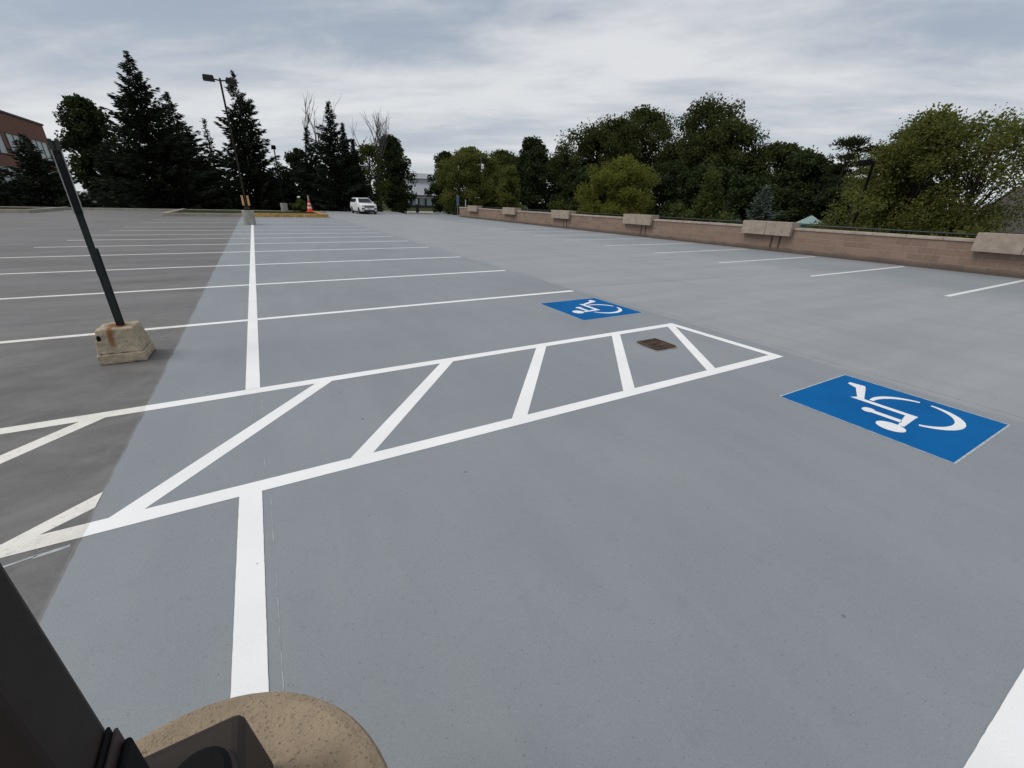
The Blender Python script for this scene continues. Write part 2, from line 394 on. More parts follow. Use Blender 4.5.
# the two old diagonals left of the seam do not line up with the new ones
para(-1.32, -2.44); 
mb.face([(-1.33,YBi,.0016),(-1.20,YBi,.0016),(-1.026,2.62,.0016),(-1.026,2.77,.0016)])
mb.face([(4.925,YB-.056,.0024),(5.035,YB-.056,.0024),(5.0,YT+.056,.0024),(4.885,YT+.056,.0024)])
struct(mb.build('access_aisle_stripes', M['paint']))
mb = MB()
strip(mb, (LX-.006, 3.42), (LX-.006, 3.83), .0016, .0012); strip(mb, (LX-.006, 2.53), (LX-.006, 2.70), .0016, .0012)
strip(mb, (LX+.062, 3.50), (LX+.062, 3.84), .003, .0012); strip(mb, (LX+.062, 2.6), (LX+.062, 2.82), .003, .0012)
strip(mb, (LX+.085, 1.9), (LX+.085, 2.30), .003, .0012); strip(mb, (LX+.088, 1.0), (LX+.088, 1.7), .0025, .0012)
strip(mb, (LX-.075, 3.045), (LX, 2.965), .0016, .0012); strip(mb, (LX, 2.965), (LX+.085, 3.05), .0016, .0012)
strip(mb, (-1.38, 2.275), (-1.16, 2.32), .013, .0012); strip(mb, (-1.17, 2.31), (-1.05, 2.33), .02, .0012)
struct(mb.build('layout_marks', M['chalk']))

# ------------------------------------------------------------------ wheelchair symbols
def arc(cx, cy, ro, ri0, ri1, a0, a1, k=26):
    pts = []
    for i in range(k+1):
        a = R(a0+(a1-a0)*i/k); pts.append((cx+ro*math.cos(a), cy+ro*math.sin(a)))
    inner = []
    for i in range(k+1):
        u = i/k; a = R(a0+(a1-a0)*u); r = ri0+(ri1-ri0)*math.sin(PI*u)
        inner.append((cx+r*math.cos(a), cy+r*math.sin(a)))
    return [[pts[i], pts[i+1], inner[i+1], inner[i]] for i in range(k)]
def make_symbol(loc, label):
    t = thing('accessible_parking_symbol', label, 'pavement marking', loc, 0, 'blue wheelchair symbols on the deck')
    h = .592; mb = MB()
    mb.face([(-h,-h,.0016),(h,-h,.0016),(h,h,.0016),(-h,h,.0016)]); mb.build('blue_square', M['blue'], t)
    mb = MB(); b = .013
    mb.face([(-h-b,-h-b,.0019),(h+b,-h-b,.0019),(h,-h,.0019),(-h,-h,.0019)]); mb.face([(h+b,-h-b,.0019),(h+b,h+b,.0019),(h,h,.0019),(h,-h,.0019)])
    mb.face([(h+b,h+b,.0019),(-h-b,h+b,.0019),(-h,h,.0019),(h,h,.0019)]); mb.face([(-h-b,h+b,.0019),(-h-b,-h-b,.0019),(-h,-h,.0019),(-h,h,.0019)])
    mb.build('border', M['border'], t)
    polys = []
    # figure in (right, up); right = +Y, up = -X of the painted square
    polys.append([(-.148+.096*math.cos(2*PI*i/24), .357+.088*math.sin(2*PI*i/24)) for i in range(24)])     # head
    polys.append([(-.202,.262),(-.165,.275),(-.118,.0),(-.185,.0)])                                        # torso
    polys.append([(-.160,.20),(.05,.20),(.05,.135),(-.142,.135)])                                          # arm
    polys.append([(.05,.21),(.085,.222),(.118,.20),(.128,.165),(.118,.125),(.085,.108),(.05,.12)])         # hand
    polys.append([(-.185,-.0005),(.29,-.0005),(.262,-.062),(-.185,-.062)])                                 # thigh
    polys.append([(.205,-.063),(.2615,-.063),(.372,-.3),(.315,-.36)])                                      # shank
    polys.append([(.3155,-.3605),(.345,-.425),(.470,-.405),(.462,-.352),(.3725,-.3005)])                   # foot
    polys += arc(-.13, -.16, .313, .282, .262, 14, -78)
    polys += arc(-.13, -.16, .313, .282, .246, -93, -247)
    mb = MB()
    for q in polys: mb.face([(-v, r, .0032) for r, v in q][::-1])
    for f in range(len(mb.f)):
        pass
    o = mb.build('wheelchair_figure', M['white'], t)
    return t
make_symbol((4.46, 1.155, 0), 'larger, nearer blue square with white wheelchair symbol, right of the striped aisle')
make_symbol((4.49, 5.22, 0), 'farther blue square with white wheelchair symbol, behind the striped aisle')

# ------------------------------------------------------------------ drain
d = thing('drain_grate', 'small rusty square drain grate set in the striped aisle', 'drain', (3.99, 3.34, 0), 0)
mb = MB(); mb.face([(-.17+random.uniform(-.02,.02)+.0, -.19, .0035),(.15,-.20,.0035),(.21,.02,.0035),(.17,.20,.0035),(-.12,.21,.0035),(-.20,.05,.0035)]); mb.build('rust_stain', M['ruststain'], d)
mb = MB(); mb.face([(-.145,-.15,.006),(.145,-.15,.006),(.145,.15,.006),(-.145,.15,.006)]); mb.build('pit_shade', M['pit_shade'], d)  # flat dark sheet over the deck, painted as the shade inside the drain
mb = MB()
for s in (-1, 1):
    mb.box((-.16, s*.155-.012, .007), (.16, s*.155+.012, .018)); mb.box((s*.155-.012, -.142, .007), (s*.155+.012, .142, .018))
mb.build('frame', M['rust'], d)
mb = MB()
for i in range(5): x = -.108+.054*i; mb.box((x-.011, -.143, .0075), (x+.011, .143, .016))
for i in range(2): y = -.05+.1*i; mb.box((-.143, y-.008, .008), (.143, y+.008, .0145))
mb.build('bars', M['rust'], d)

# ------------------------------------------------------------------ parapet wall
w = thing('parapet_wall', 'long low brown split block parapet wall with pale cap along the right edge', 'wall', (18.2, 14, 0))
WY0, WY1 = -16, 42.9
def lb(mb, lo, hi): mb.box((lo[0]-18.2, lo[1]-14, lo[2]), (hi[0]-18.2, hi[1]-14, hi[2]))
mb = MB(); lb(mb, (18.22, WY0, -2.7), (18.52, WY1, .853)); mb.build('wall_body', M['wall'], w)
mb = MB(); y = WY0
while y < WY1:
    y1 = min(y+.92, WY1+.03); lb(mb, (18.18, y, .855), (18.56, y1-.006, .945)); y = y1
mb.build('cap', M['cap'], w, .012)
def coping(y0, y1):
    mb = MB(); ym = (y0+y1)/2
    lb(mb, (18.00, y0, .62), (18.174, ym-.006, 1.13)); lb(mb, (18.00, ym+.006, .62), (18.174, y1, 1.13))
    lb(mb, (18.176, y0+.002, .948), (18.63, y1-.002, 1.127)); lb(mb, (18.06, y0+.05, .64), (18.17, y1-.05, 1.10))
    o = mb.build('coping_box', M['panel'], w, .008)
    mb = MB()
    for yy in (ym-.62, ym-.30): lb(mb, (18.214, yy, .05), (18.2195, yy+.085, .66))
    mb.build('rust_run', M['runstain'], w)
for k in range(-2, 6):
    y1 = 4.41+7.24*k-.06*max(0, k-2); coping(y1-2.04, y1)
rl = thing('metal_railing', 'dark metal pipe rail running just above the cap of the block wall', 'railing', (18.75, 14, 0))
mb = MB(); mb.tube((0, WY0-14, 1.04), (0, WY1-14.4, 1.04), .028, .028, 10); mb.build('rail', M['rail'], rl, smooth=True)
for i in range(17):
    y = -13+3.4*i; mb = MB(); mb.tube((0, y-14, -.4), (0, y-14, 1.02), .022, .022, 8); mb.build('post', M['rail'], rl)
    mb = MB(); 

# ------------------------------------------------------------------ kerbs, path
mb = MB(); mb.box((DX0, 48.9, -.1), (6.2, 49.25, .16)); mb.box((14.6, 48.9, -.1), (18.2, 49.25, .16)); struct(mb.build('kerb', M['kerb'], bevel=.02))
def island(x0, x1, y0, y1, name='kerb_island', yellow_from=None, h=.22):
    mb = MB()
    if yellow_from is None: mb.box((x0, y0, -.05), (x1, y0+.25, h))
    else:
        mb.box((x0, y0+.1, -.05), (yellow_from-.01, y0+.35, h)); mb.box((yellow_from, y0, -.05), (x1, y0+.25, h+.045), 1)
    mb.box((x1-.25, y0+.252, -.05), (x1, y1, h), 1 if yellow_from is not None else 0); mb.box((x0, y0+.36, -.05), (x0+.25, y1, h))
    struct(mb.build(name, [M['kerb'], M['yellow']], bevel=.02))
    mb = MB(); mb.face([(x0+.25,y0+.3,h-.1),(x1-.25,y0+.3,h-.1),(x1-.25,y1,h-.1),(x0+.25,y1,h-.1)]); struct(mb.build('island_grass', M['grass']))
island(-5.6, 5.0, 38.4, 48.85, yellow_from=-.25)
island(-30, -12.9, 41.2, 48.85)
mb = MB(); mb.face([(5,61,-.20),(24,61,-.20),(34,66,-.20),(34,70,-.20),(5,67,-.20)]); struct(mb.build('path', M['path']))
mb = MB(); mb.face([(-40,66,-.20),(-6,68,-.20),(-6,72,-.20),(-40,71,-.20)]); struct(mb.build('path', M['path']))

# ------------------------------------------------------------------ leaning sign post in its concrete block
b = thing('sign_base_block', 'weathered tapered concrete block with a rust streak, on the old grey deck', 'concrete base', (-1.385, 5.385, 0), R(-2))
mb = MB(); mb.box((-.185,-.19,0), (.185,.19,.10)); mb.box((-.177,-.182,.1005), (.177,.182,.335), 0, .80)
o = mb.build('block', M['block'], b, .015, 3)
sm = o.modifiers.new('sub', 'SUBSURF'); sm.subdivision_type = 'SIMPLE'; sm.levels = 4; sm.render_levels = 4
tx = bpy.data.textures.new('chip', 'CLOUDS'); tx.noise_scale = .06
dm = o.modifiers.new('chip', 'DISPLACE'); dm.texture = tx; dm.strength = .022; dm.mid_level = .55
mb = MB(); mb.face([(-.128,-.1895,.235),(-.105,-.1885,.240),(-.098,-.1868,.262),(-.104,-.185,.290),(-.126,-.185,.288),(-.132,-.187,.262)])
mb.build('black_scuff', M['black'], b)
sp = thing('sign_post', 'dark green steel sign post with two edge-on sign plates, standing in the concrete block', 'sign post', (-1.362, 5.385, .30), R(14.4))
def chan(mb, x, z0, z1, w=.058, d=.030, th=.005):
    mb.box((x-w/2, -th/2, z0), (x+w/2, th/2, z1)); 
    for s in (-1, 1): mb.box((x+s*(w/2-th/2)-th/2, -d, z0), (x+s*(w/2-th/2)+th/2, -th/2-.0005, z1))
mb = MB(); chan(mb, 0, -.02, .76, .066, .036); mb.build('lower_post', M['post'], sp)
mb = MB(); chan(mb, -.010, .52, 1.56, .052, .028); chan(mb, -.010, 1.5605, 1.625, .020, .02); mb.build('upper_post', M['post'], sp, loc=(0, .012, 0))
for sx in (-1, 1):
    mb = MB(); mb.box((sx*.030-.010-.0035, -.15, 1.06), (sx*.030-.010+.0035, .15, 1.545)); pl = mb.build('sign_plate', M['alu'], sp, .0015)
    mb = MB(); x = sx*.030-.010-sx*.004; mb.box((min(x, x-sx*.003), -.146, 1.064), (max(x, x-sx*.003), .146, 1.541)); mb.build('plate_back', M['signface'], pl)
    mb = MB(); mb.tube((sx*.02-.010, 0, 1.47), (sx*.042-.010, 0, 1.47), .008, .008, 6); mb.build('bolt', M['post'], pl)
mb = MB(); mb.box((-.0315, -.02, 1.08), (.0115, .02, 1.52)); mb.build('bracket', M['signface'], sp)
mb = MB()
for x in (-.032, .014): mb.box((x-.014, -.014, 1.545), (x+.014, .014, 1.635))
mb.build('post_tip', M['post'], sp)

# ------------------------------------------------------------------ lamps
def make_lamp(label, loc, rz, base_r, base_h, cover, pole_a, top, heads, sink=0, cover_h=.178):
    t = thing('street_lamp', label, 'street lamp', loc, rz, 'car park lamps')
    mb = MB(); rnd = random.Random(3)
    mb.lathe([(base_r, -sink), (base_r, base_h-.022), (base_r-.006, base_h-.008), (base_r-.022, base_h)], 72)
    mb.build('concrete_base', M['pedestal'], t, smooth=False)
    mb = MB(); mb.box((-cover*1.09,-cover*1.09,base_h+.001),(cover*1.09,cover*1.09,base_h+cover_h),0,1/1.09); mb.build('base_cover', M['bronze_cover'], t, .014, 3)
    mb = MB(); mb.box((-pole_a,-pole_a,base_h+.01),(pole_a,pole_a,top)); mb.build('pole', M['bronze'], t, .010, 3)
    for s in heads:
        mb = MB(); mb.tube((s*pole_a*.8,0,top-.10),(s*.26,0,top-.07),.03,.03,8); a = mb.build('arm', M['bronze'], t)
        mb = MB(); mb.box((-.25,-.19,-.13),(.25,.19,.09),0,.86); h = mb.build('lamp_head', M['bronze'], t, .02, 2, loc=(s*.47,0,top-.03-.04*(s>0)), rot=(0, R(6)*s+R(5), 0))
        mb = MB(); mb.box((-.21,-.155,-.142),(.21,.155,-.131)); mb.build('lens', M['lens'], h)
    return t
near = make_lamp('dark bronze lamp pole on a round tan concrete pedestal in the near left corner', (-.2737,.3873,0), 0, .3067, .68, .127, .042, 6.75, (-1, 1))
# bolt plug on the cover and the handhole cover on the pole
mb = MB(); mb.lathe([(.040,.859),(.040,.865),(.034,.868)], 28, (.082, .045)); mb.build('rubber_ring', M['gasket'], near)
mb = MB(); mb.lathe([(.036,.8685),(.036,.878),(.030,.882)], 28, (.082, .045)); mb.build('plug', M['black'], near)
mb = MB(); mb.box((.0425,-.034,.90),(.046,.036,1.046)); hh = mb.build('handhole_cover', M['black'], near, .003)
mb = MB(); mb.box((.0465,-.033,.905),(.050,.037,1.038)); mb.build('gasket', M['gasket'], hh, .001)
mb = MB(); mb.box((.0505,-.035,.90),(.058,.034,1.022)); mb.build('lid', M['black'], hh, .006, 3)
far = make_lamp('tall twin-head lamp with amber plates at the end of the long white line', (-.39, 28.62, 0), 0, .29, .73, .13, .044, 6.72, (-1, 1))
for s in (-1, 1):
    mb = MB(); mb.box((s*.13-.05, -.07, .98), (s*.13+.05, -.055, 1.48)); mb.build('amber_plate', M['ambersign'], far)
    mb = MB(); mb.box((min(s*.05,s*.1), -.05, 1.2), (max(s*.05,s*.1), -.03, 1.26)); mb.build('clamp', M['trim'], far)
mid = make_lamp('single-head lamp on grey concrete base behind the yellow kerb, before the dark spruces', (2.34, 46.4, .18), R(90), .29, .70, .13, .045, 5.3, (1,))
for lamp in (mid, far):
    for ch in lamp.children:
        if ch.name.startswith('concrete_base'): ch.data.materials[0] = M['concrete']
low = make_lamp('dark lamp head rising beyond the block wall, left of the big light green tree', (25.05, 10.55, -2.6), R(158), .3, .7, .13, .042, 6.35, (1,))

for ch in low.children_recursive + mid.children_recursive:
    if ch.type == 'MESH' and ch.name.split('.')[0] != 'concrete_base':
        ch.data.materials[0] = M['matteblack']
# ------------------------------------------------------------------ traffic cone
k = thing('traffic_cone', 'tall orange traffic cone with two white bands by the yellow kerb', 'traffic cone', (4.35, 45.2, .19))
mb = MB(); mb.box((-.32,-.32,0),(.32,.32,.05)); mb.build('base', M['orange'], k, .015)
prof = lambda z: .25-.20*(z-.05)/1.0
def ring(z0, z1, nm, m): 
    mb = MB(); mb.lathe([(prof(z0), z0), (prof(z1), z1)], 20); mb.build(nm, m, k, smooth=False)
ring(.05, .30, 'cone_body', M['orange']); ring(.301, .46, 'white_band', M['reflect']); ring(.461, .62, 'cone_body', M['orange']); ring(.621, .76, 'white_band', M['reflect']); ring(.761, .98, 'cone_body', M['orange'])
mb = MB(); mb.lathe([(.066,.981),(.055,1.25),(.035,1.38),(.0001,1.42)], 16); mb.build('faded_tip', M['fadedcone'], k)

# ------------------------------------------------------------------ SUV
def make_car(loc, rz, label):
    t = thing('parked_car', label, 'car', loc, rz, 'white cars parked near the trees')
    # forward = -Y ; stations y (front negative)
    def ring(y, hw, zb, zs, tuck=.06):
        zm = zb+(zs-zb)*.5
        return [(-hw+tuck,y,zb),(-hw,y,zm-.1),(-hw,y,zm+.12),(-hw+.05,y,zs-.05),(-hw+.13,y,zs),(hw-.13,y,zs),(hw-.05,y,zs-.05),(hw,y,zm+.12),(hw,y,zm-.1),(hw-tuck,y,zb)]
    st = [(-2.50,.80,.42,.78),(-2.42,.90,.32,.98),(-2.2,.97,.28,1.08),(-1.6,1.0,.28,1.15),(-1.05,1.0,.28,1.19),(0,1.0,.28,1.21),(1.4,1.0,.28,1.22),(2.1,.98,.30,1.22),(2.4,.93,.36,1.18),(2.5,.86,.45,1.0)]
    mb = MB(); mb.loft([ring(*s) for s in st]); mb.build('body', M['carwhite'], t, .03, 2, smooth=True)
    def gring(y0, y1, hb, ht, zb, zt): return None
    # greenhouse: loft from belt to roof
    def lvl(z, hw, y0, y1, r=.14): return [(-hw+r,y0,z),(hw-r,y0,z),(hw,y0+r,z),(hw,y1-r,z),(hw-r,y1,z),(-hw+r,y1,z),(-hw,y1-r,z),(-hw,y0+r,z)]
    mb = MB(); mb.loft([lvl(1.16,.93,-1.12,2.32), lvl(1.30,.90,-.95,2.26), lvl(1.66,.76,-.30,2.0), lvl(1.74,.68,-.05,1.85)]); mb.build('cabin', M['carwhite'], t, .03, 2, smooth=True)
    mb = MB(); mb.face([(-.78,-1.10,1.245),(.78,-1.10,1.245),(.62,-.40,1.672),(-.62,-.40,1.672)]); mb.build('windscreen', M['glass'], t)
    for s in (-1, 1):
        mb = MB(); mb.face([(s*.935,-.62,1.25),(s*.935,.35,1.25),(s*.80,.35,1.62),(s*.80,-.10,1.62)][::s]); mb.face([(s*.935,.42,1.25),(s*.935,1.25,1.25),(s*.80,1.25,1.62),(s*.80,.42,1.62)][::s]); mb.face([(s*.935,1.32,1.25),(s*.935,2.02,1.27),(s*.80,1.80,1.62),(s*.80,1.32,1.62)][::s]); mb.build('side_windows', M['glass'], t)
        mb = MB(); mb.box((s*.99-.09,-.80,1.16),(s*.99+.09,-.62,1.34)); mb.build('mirror', M['carwhite'], t, .04, 2)
        mb = MB(); mb.box((s*.70-.17,-2.475,.80),(s*.70+.17,-2.34,.95),0,.92); mb.build('headlight', M['lampglass'], t, .02)
        mb = MB(); mb.box((s*.70-.16,-2.52,.50),(s*.70+.16,-2.42,.66)); mb.build('fog_light_recess', M['trim'], t, .02)
        for y in (-1.55, 1.5):
            wb = thing_part('wheel', t, (s*.90, y, .37))
            mb = MB(); mb.tube((-.12,0,0),(.12,0,0),.37,.37,24); o = mb.build('tyre', M['tyre'], wb, .03)
            mb = MB(); mb.tube((s*.10,0,0),(s*.128,0,0),.25,.24,20); mb.build('rim', M['rim'], wb)
        mb = MB(); mb.tube((s*.72,-.1,1.78),(s*.72,1.7,1.78),.025,.025,8); mb.build('roof_rail', M['trim'], t)
    mb = MB(); mb.box((-.56,-2.53,.70),(.56,-2.40,.93),0,1); mb.build('grille', M['trim'], t, .03)
    mb = MB(); mb.box((-.52,-2.545,.765),(.52,-2.535,.80)); mb.box((-.52,-2.545,.835),(.52,-2.535,.865)); mb.build('grille_bar', M['rim'], t)
    mb = MB(); mb.box((-.62,-2.525,.30),(.62,-2.38,.47)); mb.build('lower_intake', M['trim'], t, .03)
    mb = MB(); mb.box((-.16,-2.555,.52),(.16,-2.51,.66)); mb.build('number_plate', M['plate'], t)
    mb = MB(); mb.face([(-.8,-2.3,.10),(.8,-2.3,.10),(.8,2.3,.10),(-.8,2.3,.10)]); mb.box((-.85,-2.2,.18),(.85,2.2,.30)); mb.build('underbody', M['trim'], t)
    return t
def thing_part(name, parent, loc):
    o = bpy.data.objects.new(name, None); COL.objects.link(o); o.parent = parent; o.location = loc; o.empty_display_size = .2; return o
car = make_car((9.95, 48.6-.0+1.5, .0), R(4), 'white SUV facing us beside the trees at the far end of the deck')
car.location = (9.9, 49.0, .013); car.scale = (.87,.87,.87)
mb = MB(); mb.face([(6.3,49.26,.012),(14.5,49.26,.012),(15.5,57.5,.012),(6.3,57.5,.012)]); struct(mb.build('driveway', M['deck']))
c2 = copy_tree(car); c2.location = (-15.2, 70, -.2); c2.rotation_euler = (0,0,R(82)); c2['label'] = 'white car mostly hidden behind the dark trees near the brick building'

# ------------------------------------------------------------------ trees
def tree_root(name, label, x, y, z, group): return thing(name, label, 'tree', (x, y, z), 0, group)
def leaf(V, F, c, d, w, l, rnd):
    """one leaf-like quad at c pointing along d"""
    d = Vector(d)
    if d.length < 1e-4: d = Vector((0,0,1))
    d.normalize(); a = d.cross(Vector((rnd.gauss(0,1), rnd.gauss(0,1), rnd.gauss(0,1))))
    if a.length < 1e-4: a = d.orthogonal()
    a.normalize(); n = len(V); c = Vector(c)
    V += [tuple(c-d*l*.5), tuple(c+a*w*.5), tuple(c+d*l*.5), tuple(c-a*w*.5)]
    F.append((n, n+1, n+2, n+3))
def limb(mb, pts, r0, r1, seg=6):
    for i in range(len(pts)-1):
        a = r0+(r1-r0)*i/(len(pts)-1); b_ = r0+(r1-r0)*(i+1)/(len(pts)-1); mb.tube(pts[i], pts[i+1], a, b_, seg, 0, i == len(pts)-2)

def conifer(name, label, x, y, z, H, Rr, seed, mat='spruce', dens=1.0, group='dark conifers along the far edge', droop=.35, spray=.36, bare=.03, pw=1.0, twin=None):
    rnd = random.Random(seed); t = tree_root(name, label, x, y, z, group)
    mb = MB(); limb(mb, [(0,0,-.2),(rnd.uniform(-.1,.1),0,H*.5),(0,0,H*.985)], .05+H*.014, .015, 7)
    mb2 = MB(); V, F = [], []
    def spire(ox, oy, H, Rr, z0):
        n = int((46+H*12)*dens)
        for i in range(n):
            u = (i+rnd.random())/n; u = u**1.15
            zz = z0+(H-z0)*u
            az = rnd.uniform(0, 2*PI)
            prof = (1-u)**pw
            side = 1+.10*math.sin(az*2+seed)+.10*math.sin(u*23+az+seed*1.7)
            L = max(.16, Rr*prof*side*(rnd.uniform(.6, .95) if i % 3 else rnd.uniform(.95, 1.18)))
            if rnd.random() < .05: L *= 1.22
            dirh = Vector((math.cos(az), math.sin(az), 0))
            up = .45*u+.05-droop*(1-u)
            pts = []
            for s in range(5):
                q = s/4; pts.append(Vector((ox, oy, zz))+dirh*(L*q)+Vector((0,0,L*(up*q+.28*q*q*(1-u*.4)))))
            limb(mb2, pts, .012+.012*L, .005, 4)
            m = int((10+L*15)*max(.6, dens))
            for j in range(m):
                q = rnd.uniform(.12, 1.0)**.8; s = min(3, int(q*4)); fr = q*4-s
                p = pts[s].lerp(pts[s+1], fr); sw = (1-q*.84)*(.22+.13*L)
                off = Vector((rnd.gauss(0,1), rnd.gauss(0,1), rnd.gauss(-.5,.6)))*sw*.72
                dd = dirh*(1.0+q)+off.normalized()*(1.1-.5*q)+Vector((0,0,-.22+.35*q))
                sz = spray*rnd.uniform(.6,1.25)*(.75+.5*(1-u))*(.5+.5*min(1, L/1.6))
                leaf(V, F, p+off, dd, sz*(.26+.50*(1-q)), sz*1.3, rnd)
        for j in range(14):
            leaf(V, F, (ox+rnd.gauss(0,.04), oy+rnd.gauss(0,.04), H-rnd.random()*.7), (rnd.gauss(0,.5),rnd.gauss(0,.5),1), .09, .34, rnd)
    spire(0, 0, H, Rr, H*bare)
    if twin:
        for (ox, oy, h2, r2) in twin:
            limb(mb, [(ox*.3,oy*.3,0),(ox,oy,h2*.5),(ox,oy,h2)], .12, .012, 6); spire(ox, oy, h2, r2, h2*.25)
    k0 = len(mb.v); mb.v += mb2.v; mb.f += [tuple(i+k0 for i in f) for f in mb2.f]; mb.m += mb2.m
    mb.build('trunk', M['bark'], t, smooth=True)
    o = MB(); o.v = V; o.f = F; o.m = [0]*len(F); cr = o.build('crown', M[mat], t)
    return t

def broadleaf(name, label, x, y, z, H, rx, seed, mat='midleaf', group=None, base=.12, n=70, per=75, size=.34, shape='round', ragged=.25, airy=0, trunk=None, ry=None, core=.5):
    rnd = random.Random(seed); t = tree_root(name, label, x, y, z, group); ry = ry or rx
    mb = MB(); tr = trunk or (.05+H*.014)
    zb = H*base; lean = rnd.uniform(-.2, .2)
    limb(mb, [(0,0,-.3),(lean*.4,0,H*.3),(lean,.1,H*.6),(lean,0,H*.86)], tr, tr*.18, 8)
    V, F = [], []
    def prof(u):
        if shape == 'cone': return (1-u)**.7*.98+.05 if u > .18 else .72+1.2*u
        if shape == 'egg': return math.sin(PI*min(1, u**.8))**.6*(1.0-.18*u)+.05
        if shape == 'vase': return (.5+.62*u)*(1 if u < .8 else math.sqrt(max(0, 1-((u-.8)/.2)**2))*.8+.2)
        return math.sqrt(max(0, 1-(2*u-1)**2))*.97+.06
    lobes = [(rnd.uniform(0,2*PI), rnd.uniform(.2,.9), rnd.uniform(.7,1.3)) for _ in range(7)]
    for i in range(n):
        u = rnd.random() if i % 3 else rnd.random()**.6
        az = rnd.uniform(0, 2*PI); rr = prof(u)
        k = 1.0
        for la, lu, lk in lobes:
            dd = math.cos(az-la)*.5+.5; k += (lk-1)*ragged*2*dd**3*math.exp(-((u-lu)/.22)**2)
        q = rnd.random()**core
        zz = zb+(H-zb)*u; cs = H*.055*rnd.uniform(.75, 1.45)+.12
        cx = math.cos(az)*rr*rx*q*k; cy = math.sin(az)*rr*ry*q*k
        zz += rnd.gauss(0, H*.018)
        zz = min(zz, H-cs*.35+rnd.uniform(-.1,.25))
        c = Vector((lean*u+cx, cy, zz))
        if i % 3 == 0 or airy:
            sz = max(H*.12, zz*rnd.uniform(.45,.75)); a = Vector((lean*.6*u, 0, sz)); mid = a.lerp(c, .55)+Vector((0,0,-.08*(c-a).length))
            limb(mb, [a, mid, c], .018+.012*H*.25, .008, 5)
        inner = max(0, 1-q*1.15)
        for j in range(int(per*1.7*rnd.uniform(.7,1.3)*(1-.45*inner))):
            v = Vector((rnd.gauss(0,1), rnd.gauss(0,1), rnd.gauss(0,.72)))
            if v.length > 1.75: v *= 1.75*rnd.random()**.4/v.length
            v *= cs*.66
            d = v.normalized()+Vector((rnd.gauss(0,.7), rnd.gauss(0,.7), rnd.gauss(-.1,.6)))
            s = size*.78*rnd.uniform(.6,1.2)*(1+1.3*inner); leaf(V, F, c+v, d, s*.62, s, rnd)
    mb.build('trunk', M['bark'], t, smooth=True)
    o = MB(); o.v = V; o.f = F; o.m = [0]*len(F); o.build('crown', M[mat], t)
    return t

def bare_tree(label, x, y, z, H, spread, seed, stems=3, group='bare dead trees among the dark conifers', cover=None, top0=.35):
    rnd = random.Random(seed); t = tree_root('bare_tree', label, x, y, z, group); mb = MB(); mt = MB()
    def grow(p, d, L, r, depth):
        pts = [Vector(p)]; dd = Vector(d).normalized()
        k = 4
        for i in range(k):
            dd = (dd+Vector((rnd.gauss(0,.10), rnd.gauss(0,.10), rnd.gauss(.05,.05)))).normalized(); pts.append(pts[-1]+dd*(L/k))
        limb(mb if depth else mt, pts, r, r*.55, 5)
        if depth >= 4 or r < .008: return
        for i in range(rnd.choice((2,3,3)) if depth else stems+1):
            q = rnd.uniform(.35,1.0) if depth else rnd.uniform(.6,1.0); s = min(k-1, int(q*k)); pp = pts[s].lerp(pts[s+1], q*k-s)
            ax = Vector((rnd.gauss(0,1), rnd.gauss(0,1), rnd.gauss(0,.3))).normalized()
            nd = (dd+ax*spread*rnd.uniform(.6,1.2)+Vector((0,0,.25))).normalized()
            grow(pp, nd, L*rnd.uniform(.55,.78), r*.55, depth+1)
    grow((0,0,-.2), (rnd.uniform(-.06,.06),0,1), H*top0, .05+H*.010, 0)
    top = max(v[2] for v in mb.v); k = H/top
    for m_ in (mb, mt): m_.v = [(a*k**.5, b_*k**.5, c*k) for a, b_, c in m_.v]
    mt.build('trunk', M['greybark'], t); mb.build('branches', M['greybark'], t)
    return t

GZ = -.22
FD = 'dark conifers along the far edge'
# left background
conifer('conifer_tree','low broad dark conifer standing before the brick building', -16.6, 57.8, GZ, 6.0, 3.5, 11, dens=1.3, pw=.9)
conifer('conifer_tree','low dark conifer at the very left edge before the brick walls', -20.6, 58.5, GZ, 4.0, 3.0, 47, dens=1.2, pw=.6)
broadleaf('broadleaf_tree','tall rounded dark leafy tree left of the biggest spruce', -13.9, 66.5, GZ, 10.1, 3.2, 12, 'darkleaf', 'dark leafy trees at the far left', .10, 100, 95, .40, 'egg', .3)
conifer('conifer_tree','short dark conifer filling the gap left of the biggest spruce', -11.5, 60.9, GZ, 6.3, 2.6, 13, dens=1.2, pw=.6)
conifer('spruce_tree','tallest dark spruce with a ragged pointed top, far left', -7.9, 59.5, GZ, 13.6, 5.9, 14, dens=1.5)
conifer('spruce_tree','dark spruce pressed against the right side of the tallest spruce', -5.9, 62.6, GZ, 11.2, 4.4, 15, dens=1.3)
conifer('spruce_tree','slender thin-topped spruce between the tallest spruce and the lamp', -3.1, 61.9, GZ, 9.0, 2.6, 16, dens=.95, pw=1.15)
conifer('spruce_tree','low dark spruce left of the slender thin-topped one', -4.0, 59.3, GZ, 5.2, 2.4, 45, dens=1.2, pw=.55)
conifer('spruce_tree','tall dark spruce rising directly behind the twin-head lamp', .4, 60.0, GZ, 13.4, 5.0, 17, dens=1.4)
conifer('spruce_tree','low dark spruce at the right foot of the lamp-side spruce', 3.3, 62.5, GZ, 5.4, 2.4, 46, dens=1.1, pw=.6)
broadleaf('broadleaf_tree','small dark green leafy tree beside the gap right of the lamp-side spruce', 5.5, 61.7, GZ, 6.6, 1.9, 18, 'darkleaf', None, .06, 60, 80, .36, 'egg', .3)
conifer('spruce_tree','shorter dark spruce with bare stems rising behind it', 6.6, 58.6, GZ, 8.9, 2.9, 19, dens=1.1, pw=.95)
bare_tree('leaning bare tree with thin crooked stems left of the pointed central spruce', 6.2, 62.6, GZ, 12.4, .48, 20, 2, top0=.42)
